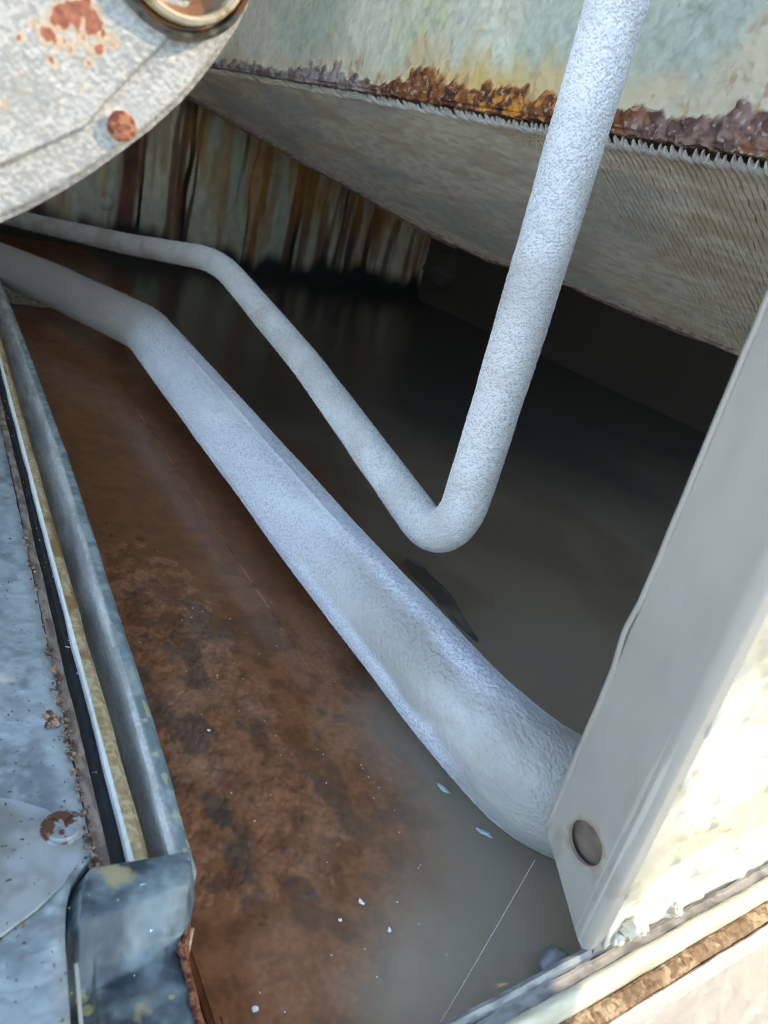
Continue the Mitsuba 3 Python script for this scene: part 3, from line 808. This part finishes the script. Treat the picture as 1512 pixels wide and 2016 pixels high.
H = 0.0011 * NP.smoothstep(-0.00035, 0.00025, sgn) - 0.0012 * NP.smoothstep(0.0012, 0.0, de) + 0.0004 * (NP.fbm(GX * 90, GY * 90, 3.0, 2) - 0.5) + 0.00006 * NP.fbm(GX * 1300, GY * 1300, 1.0, 2)
idx = -np.ones(GX.shape, int)
idx[inside] = np.arange(inside.sum())
q = np.stack([idx[:-1, :-1], idx[1:, :-1], idx[1:, 1:], idx[:-1, 1:]], -1).reshape(-1, 4)
q = q[(q >= 0).all(1)]
PV = np.stack([GX[inside], GY[inside], H[inside]], -1)
# pull the ragged border onto the outline
used = tri(q)
e = np.sort(np.vstack([used[:, [0, 1]], used[:, [1, 2]], used[:, [2, 0]]]), axis=1)
ue, cnt = np.unique(e, axis=0, return_counts=True)
bound = np.unique(ue[cnt == 1])
for b in bound:
    pr = outline.exterior.interpolate(outline.exterior.project(Point(PV[b, 0], PV[b, 1])))
    PV[b, :2] = pr.x, pr.y
W3 = OB + PV[:, :1] * UB + PV[:, 1:2] * WB + PV[:, 2:] * NB
obj(br + '__plate', (W3, used), 'zinc', True, uv=PV[:, :2])
ring = np.array(outline.exterior.segmentize(0.0008).coords)[:-1]
deep = [(0.0, -0.0012), (0.0, -0.0040), (0.0005, -0.0046), (0.0012, -0.0048)]
cen = np.array(outline.centroid.coords[0])
rows = []
for d, hz in deep:
    r2 = ring + (cen - ring) / np.linalg.norm(cen - ring, axis=1, keepdims=True) * d
    rows.append(OB + r2[:, :1] * UB + r2[:, 1:] * WB + hz * NB)
rows = np.stack(rows, 0)
obj(br + '__rim', (rows.reshape(-1, 3), tri(grid_faces(len(deep), len(ring), True))), 'zinc', 30, )
body = rows[-1] + np.array([0, 0.0005, 0])
body = np.stack([body, body + np.array([0.0, 0.02, 0.0]), body + np.array([0.0, 0.26, 0.0])], 0)
far = body[-1].mean(0)
body = np.concatenate([body, body[-1:] * 0.02 + far * 0.98], 0)
obj(br + '__added_shade_body', (body.reshape(-1, 3), tri(grid_faces(4, len(ring), True))), 'collar_dark', 30)  # unseen body added behind the plate to block light from the left
c1 = on_bracket(346, -105)
e1 = on_bracket(350, 82)
R1 = np.linalg.norm(e1 - c1)


def lathe(profile, n=96):
    a = np.arange(n) * 2 * np.pi / n
    v = np.array([[(c1[0] + r * np.cos(t), c1[1] + r * np.sin(t), hgt) for t in a] for r, hgt in profile]).reshape(-1, 3)
    v[:, 2] += 0.00008 * NP.noise(v[:, 0] * 900, v[:, 1] * 900)
    return OB + v[:, :1] * UB + v[:, 1:2] * WB + v[:, 2:] * NB, tri(grid_faces(len(profile), n, True))


obj(br + '__collar', lathe([(R1 * 1.0, 0.0), (R1 * 0.995, 0.0016), (R1 * 0.96, 0.0026), (R1 * 0.91, 0.0022), (R1 * 0.875, 0.0012), (R1 * 0.855, 0.0012), (R1 * 0.845, 0.0022)]), 'collar_dark', 30, label='dark rust stained pipe collar at the top of the bracket')
obj(br + '__collar_ring', lathe([(R1 * 0.845, 0.0018), (R1 * 0.835, 0.0032), (R1 * 0.79, 0.0036), (R1 * 0.745, 0.0030), (R1 * 0.735, 0.0012)]), 'ring_tan', 30, label='pale tan ring inside the dark collar')
obj(br + '__collar_core', lathe([(R1 * 0.735, 0.0014), (R1 * 0.6, 0.0008), (R1 * 0.5, 0.0011), (R1 * 0.2, 0.0010), (0.00001, 0.0010)]), 'collar_dark', 30)
c2 = on_bracket(235, 249)
R2 = np.linalg.norm(on_bracket(235, 280) - c2)
dome = trimesh.creation.icosphere(subdivisions=4, radius=1.0)
dv = np.array(dome.vertices)
dv = dv * np.array([R2, R2, 0.00045]) * (1 + 0.12 * (NP.fbm(dv[:, 0] * 3, dv[:, 1] * 3, dv[:, 2], 3) - 0.5))[:, None]
dv = OB + (dv[:, :1] + c2[0]) * UB + (dv[:, 1:2] + c2[1]) * WB + (dv[:, 2:] + 0.0009) * NB
obj(br + '__rivet', (dv, dome.faces), 'rusty', True, label='round rusty rivet head near the lower edge')

# ------------------------------------------------------------------ corner post and sill of the cabinet, turned slightly
PX, PY = 0.1049, 0.0529
ca, sa = math.cos(0.045), math.sin(0.045)
def turn(P):
    P = np.asarray(P, float)
    x, y = P[..., 0] - PX, P[..., 1] - PY
    return np.stack([PX + ca * x - sa * y, PY + sa * x + ca * y, P[..., 2]], -1)


cab = thing('cabinet_post', 'pale grey corner post with a round hole, its cream outer face sunlit', 'post')
arc = [(PX + 0.0020 - 0.0020 * math.cos(a), PY + 0.0020 - 0.0020 * math.sin(a)) for a in np.linspace(0, math.pi / 2, 9)]
plate = LineString([(PX + 0.0004, 0.0699), (PX, 0.0692), *arc, (PX + 0.0046, PY)]).buffer(0.00040, cap_style=2, join_style=1, quad_segs=3)
pm = trimesh.creation.extrude_polygon(plate, 0.20, engine='earcut')
pm.apply_translation((0, 0, -0.1207))
cut = trimesh.creation.extrude_polygon(Polygon([(0.0712, -0.1060), (0.0536, -0.1204), (0.0536, -0.15), (0.085, -0.15)]), 0.006, engine='earcut')
cut.vertices = np.stack([PX - 0.003 + cut.vertices[:, 2], cut.vertices[:, 0], cut.vertices[:, 1]], -1)
hole = trimesh.creation.cylinder(radius=0.0041, height=0.006, sections=64)
hole.apply_transform(trimesh.transformations.rotation_matrix(math.pi / 2, (0, 1, 0)))
hole.apply_translation((PX, 0.0612, -0.1016))
pm = unman(man(pm) - man(cut) - man(hole))
obj(cab + '__plate', pm, 'post_paint', 30)
plug = box(PX + 0.0014, PX + 0.004, 0.0560, 0.0668, -0.1085, -0.0965)
obj(cab + '__backing_block', plug, 'plug_tan', False)
zz = np.linspace(-0.1055, 0.06, 200)
hem = np.stack([np.full(200, PX - 0.0003), 0.0697 + 0.0004 * NP.fbm(zz * 130, 0.0, 1.0, 2) + 0.0006 * np.exp(-((zz + 0.061) / 0.004) ** 2), zz], -1)
obj(cab + '__hem', tube(hem, 0.00055, 10), 'post_paint', True)
fx, fz = np.linspace(PX + 0.0043, 0.36, 220), np.linspace(-0.1207, 0.074, 190)
FX, FZ = np.meshgrid(fx, fz, indexing='ij')
bl = NP.smoothstep(0.55, 0.8, NP.fbm(FX * 260, 0.0, FZ * 260, 3))
FY = PY - 0.0004 - 0.0007 * bl - 0.0010 * (NP.fbm(FX * 75, 3.0, FZ * 75, 3) - 0.5) * NP.smoothstep(0.0, 0.006, FX - PX - 0.0043) - 0.0011 * NP.smoothstep(-0.114, -0.1207, FZ)
obj(cab + '__outer_face', solid_grid(turn(np.stack([FX, FY, FZ], -1)), 0.0008, (0, 1, 0)), 'cream_paint', True, label='sunlit cream outer face with blistered paint')

xs_ = np.linspace(0.02, 0.40, 420)


def lay(wob, sd):
    def place(a, b, x):
        w = wob * (NP.fbm(np.array([x * 170.0]), 0.0, sd, 3)[0] - 0.5)
        return turn(np.stack([np.full_like(a, x), a + w, b + w * 0.4], -1))
    return place


fr = thing('cabinet_sill', 'sunlit cream cabinet sill with a dark groove, at the bottom right', 'sill')
obj(fr + '__inner_lip', extrude(Polygon([(0.0545, -0.1335), (0.0540, -0.1226), (0.0532, -0.1222), (0.0526, -0.1232), (0.0526, -0.1335)]), np.linspace(0.02, 0.1082, 90), lay(0.0004, 6.0)), 'groove_gray', 30)
obj(fr + '__ledge', extrude(Polygon([(0.0552, -0.1335), (0.0552, -0.1218), (0.0538, -0.1211), (0.0532, -0.1209), (0.0526, -0.1213), (0.0526, -0.1281), (0.0543, -0.1335)]), np.linspace(0.1085, 0.40, 330), lay(0.0003, 1.0)), 'sill_white', 30)
obj(fr + '__groove', extrude(Polygon([(0.0525, -0.1300), (0.0525, -0.1244), (0.0521, -0.1250), (0.0511, -0.1253), (0.0502, -0.1251), (0.0502, -0.1300)]), xs_, lay(0.0006, 2.0)), 'groove_gray', 30)
bar = [(0.0500, -0.1290), (0.0502, -0.1251)] + [(0.0485 + 0.0017 * math.cos(a), -0.1250 + 0.0024 * math.sin(a)) for a in np.linspace(0.3, 2.9, 12)] + [(0.0466, -0.1256), (0.0466, -0.1290)]
obj(fr + '__rounded_bar', extrude(Polygon(bar).buffer(0), xs_, lay(0.0003, 3.0)), 'bar_cream', 30)
obj('door_gasket', extrude(Polygon([(0.0464, -0.1300), (0.0464, -0.1262), (0.0457, -0.1257), (0.0438, -0.1257), (0.0431, -0.1262), (0.0431, -0.1300)]), xs_, lay(0.0005, 4.0)), 'foam_brown', 30, label='brown crumbling foam gasket running along the sill', cat='gasket')
obj('outer_panel', extrude(Polygon([(0.0430, -0.1310), (0.0430, -0.1264), (0.0425, -0.1258), (0.0417, -0.1260), (0.0404, -0.1272), (-0.05, -0.1300), (-0.05, -0.1320)]), xs_, lay(0.0004, 5.0)), 'sill_white', 30, label='white outer panel outside the brown gasket at the bottom right corner', cat='panel')
sl = crumb(0.0036, 3, 0.5, 3); sl.apply_translation((0.0995, 0.0545, -0.1226))
obj('sealant_lump', trimesh.smoothing.filter_laplacian(sl, iterations=6), 'groove_gray', True, label='grey sealant lump at the foot of the post', cat='sealant')
for i, (x, z, sz) in enumerate(((0.1145, -0.1168, 0.0022), (0.1173, -0.1182, 0.0017), (0.1118, -0.1189, 0.0015), (0.1290, -0.1187, 0.0015))):
    c = crumb(sz, 40 + i, 0.8, 2); c.apply_translation(turn(np.array([x, PY - 0.0017, z])))
    obj('sealant_crumb', c, 'cream_paint', True, label=('largest cream sealant crumb at the foot of the sunlit face', 'cream sealant crumb just right of the largest one on the sill', 'smallest cream sealant crumb, nearest the grey post', 'cream sealant crumb farthest right from the grey post')[i], cat='sealant', group='sealant crumbs on the sill')

# ------------------------------------------------------------------ small things
ln = np.linspace(0, 1, 60)[:, None]
def strip(a, b, r0, name, mat, label, cat, seed):
    p = np.asarray(a) * (1 - ln) + np.asarray(b) * ln
    p = p + np.stack([0.002 * (NP.noise(ln[:, 0] * 5, seed) - 0.5), 0 * ln[:, 0], 0 * ln[:, 0]], -1)
    r = r0 * NP.smoothstep(0, 0.12, ln[:, 0]) * (1 - 0.75 * NP.smoothstep(0.3, 1.0, ln[:, 0])) + 0.0002
    m = tube(p, r, 20, disp=lambda P, N: 0.0012 * (NP.fbm(P[..., 0] * 200, P[..., 1] * 120, P[..., 2] * 200, 2) - 0.5))
    v = np.array(m.vertices); v[:, 2] = WATER - 0.0002 + (v[:, 2] - WATER) * 0.10
    obj(name, trimesh.Trimesh(v, m.faces, process=False), mat, True, label=label, cat=cat)


strip((0.1640, 0.2150, WATER), (0.1570, 0.1400, WATER), 0.0046, 'dark_strip', 'strip_dark', 'dark flat strip lying in the water right of the thick pipe', 'scrap', 3.0)  # long dark strip, flattened at the water surface
lump_ = crumb(0.055, 21, 0.5, 3)
lump_ = trimesh.smoothing.filter_laplacian(lump_, iterations=4)
lump_.apply_transform(np.diag([1.3, 0.5, 1, 1])); lump_.apply_translation((0.60, 0.80, -0.085))
obj('foam_lump', lump_, 'core_dark', True, label='black lump under the coil at the end of the streaked rear wall', cat='lump')
ledge = extrude(Polygon([(0.0, -0.130), (0.0, -0.119), (0.012, -0.117), (0.012, -0.130)]), np.linspace(0.046, 0.135, 40), lambda a, b, x: np.stack([np.full_like(a, x), 0.56 + a + 0.1 * (x - 0.046), b + 0.001 * NP.noise(np.array([x * 150.0]))[0]], -1))
obj('brown_ledge', ledge, 'trim_brown', 30, label='dim brown ledge behind the thick pipe at the far left', cat='ledge')

for x, y, sz, lab in ((0.0741, 0.0816, 0.0007, 'largest white fleck on the mud, right of the folded pan corner'), (0.0683, 0.0795, 0.0004, 'small white fleck left of the largest fleck on the mud'),
                      (0.0766, 0.0743, 0.0005, 'white fleck between the largest fleck and the sill'), (0.0470, 0.0690, 0.0006, 'white fleck close beside the folded pan corner at the bottom edge'),
                      (0.0598, 0.1358, 0.0004, 'white fleck farthest back on the mud beside the pan rim')):
    c = crumb(sz, int(x * 1e5), 0.5, 1); c.apply_translation((x, y, WATER + 0.0012 if x < 0.066 else WATER + 0.0006))
    obj('white_fleck', c, 'fleck_white', False, label=lab, cat='fleck', group='white flecks on the mud')
specks = []
for i in range(50):
    x, y = RNG2.uniform(0.048, 0.100), RNG2.uniform(0.066, 0.19)
    c = crumb(RNG2.uniform(0.00012, 0.00022), 100 + i, 0.6, 0); c.apply_translation((x, y, WATER + 0.0004 + (0.0018 if x < 0.075 else 0)))
    specks.append(c)
obj('fine_specks', trimesh.util.concatenate(specks), 'fleck_white', False, kind='stuff', label='fine white specks scattered over the mud', cat='specks')
for i, (x, y, sx, sy, a) in enumerate(((0.1085, 0.1030, 0.0022, 0.0006, 1.9), (0.1105, 0.0885, 0.0022, 0.0006, 2.2))):
    c = crumb(1.0, 80 + i, 1.0, 2); c.apply_transform(np.diag([sx, sy, 0.0004, 1])); c.apply_transform(trimesh.transformations.rotation_matrix(a, (0, 0, 1))); c.apply_translation((x, y, WATER + 0.0003))
    obj('ice_sliver', c, 'ice', True, label='thin pale ice sliver floating beside the thick pipe, ' + ('farther from the post' if i == 0 else 'nearer the post'), cat='ice')
pile = []
for i in range(230):
    y = RNG2.uniform(0.091, 0.155) if i < 190 else RNG2.uniform(0.15, 0.22)
    x = 0.0246 + 0.016 * (y - 0.10) + RNG2.normal(0, 0.00045)
    c = crumb(RNG2.uniform(0.00015, 0.00055), 400 + i, 0.7, 0); c.apply_translation((x, y, PANEL + 0.0003))
    pile.append(c)
for i in range(70):
    t = RNG2.uniform(0, 1)
    x, y = np.array([0.0225, 0.0935]) * (1 - t) + np.array([0.006, 0.0800]) * t + RNG2.normal(0, 0.0004, 2)
    c = crumb(RNG2.uniform(0.00012, 0.0004), 700 + i, 0.7, 0); c.apply_translation((x, y, PANEL + 0.0003))
    pile.append(c)
for i in range(70):
    c = crumb(RNG2.uniform(0.0001, 0.00032), 900 + i, 0.7, 0); c.apply_translation((RNG2.uniform(0.0, 0.023), RNG2.uniform(0.07, 0.15), PANEL + 0.0006))
    pile.append(c)
obj('rust_crumbs', trimesh.util.concatenate(pile), 'crumb_brown', False, kind='stuff', label='dark rust crumbs gathered along the edge of the blue panel', cat='crumbs')
flake = thing('rust_flake', 'curled brown rust flake lying on the blue panel above the screw', 'flake')
for i, (x, y, sz, fl) in enumerate(((0.0226, 0.1290, 0.0013, 0.9), (0.0230, 0.1272, 0.0010, 0.7), (0.0221, 0.1268, 0.0009, 0.6), (0.0236, 0.1266, 0.0007, 0.7))):
    c = crumb(sz, 300 + i, fl, 1); c.apply_translation((x, y, PANEL + sz * 0.5))
    obj(flake + '__piece', c, 'crumb_brown', False)
t = np.linspace(0, 1, 60)
web = np.stack([0.1120 + (0.0770 - 0.1120) * t, 0.0745 + (0.0560 - 0.0745) * t, -0.1235 + (-0.1300 + 0.1235) * t - 0.0008 * np.sin(math.pi * t)], -1)
obj('cobweb_thread', tube(web, 0.00005, 5), 'thread_silk', True, label='single fine cobweb thread stretched from the post to the sill', cat='cobweb')

# ------------------------------------------------------------------ the rest of the cabinet, beyond the frame: it shades the inside; a sun blocker is added outside it
obj('cabinet_roof', box(-0.14, 0.612, 0.170, BACK + 0.02, 0.233, 0.240), 'shell_pale', False, kind='structure')
obj('cabinet_side', box(-0.135, -0.130, 0.30, BACK + 0.01, -0.14, 0.2345), 'shell_pale', False, kind='structure')
obj('cabinet_inner_side', box(0.560, 0.566, 0.066, BACK + 0.008, -0.139, 0.2345), 'core_dark', False, kind='structure')
obj('cabinet_front', box(0.235, 0.563, 0.0650, 0.0685, -0.138, 0.2350), 'shell_pale', False, kind='structure')
obj('added_sun_blocker', box(0.250, 0.254, -0.25, 0.003, 0.000, 0.115), 'post_paint', False, kind='structure')  # box added out of view to keep the sun off the lower left
obj('cabinet_base', box(-0.14, 0.41, 0.010, BACK + 0.02, -0.150, -0.1348), 'core_dark', False, kind='structure')
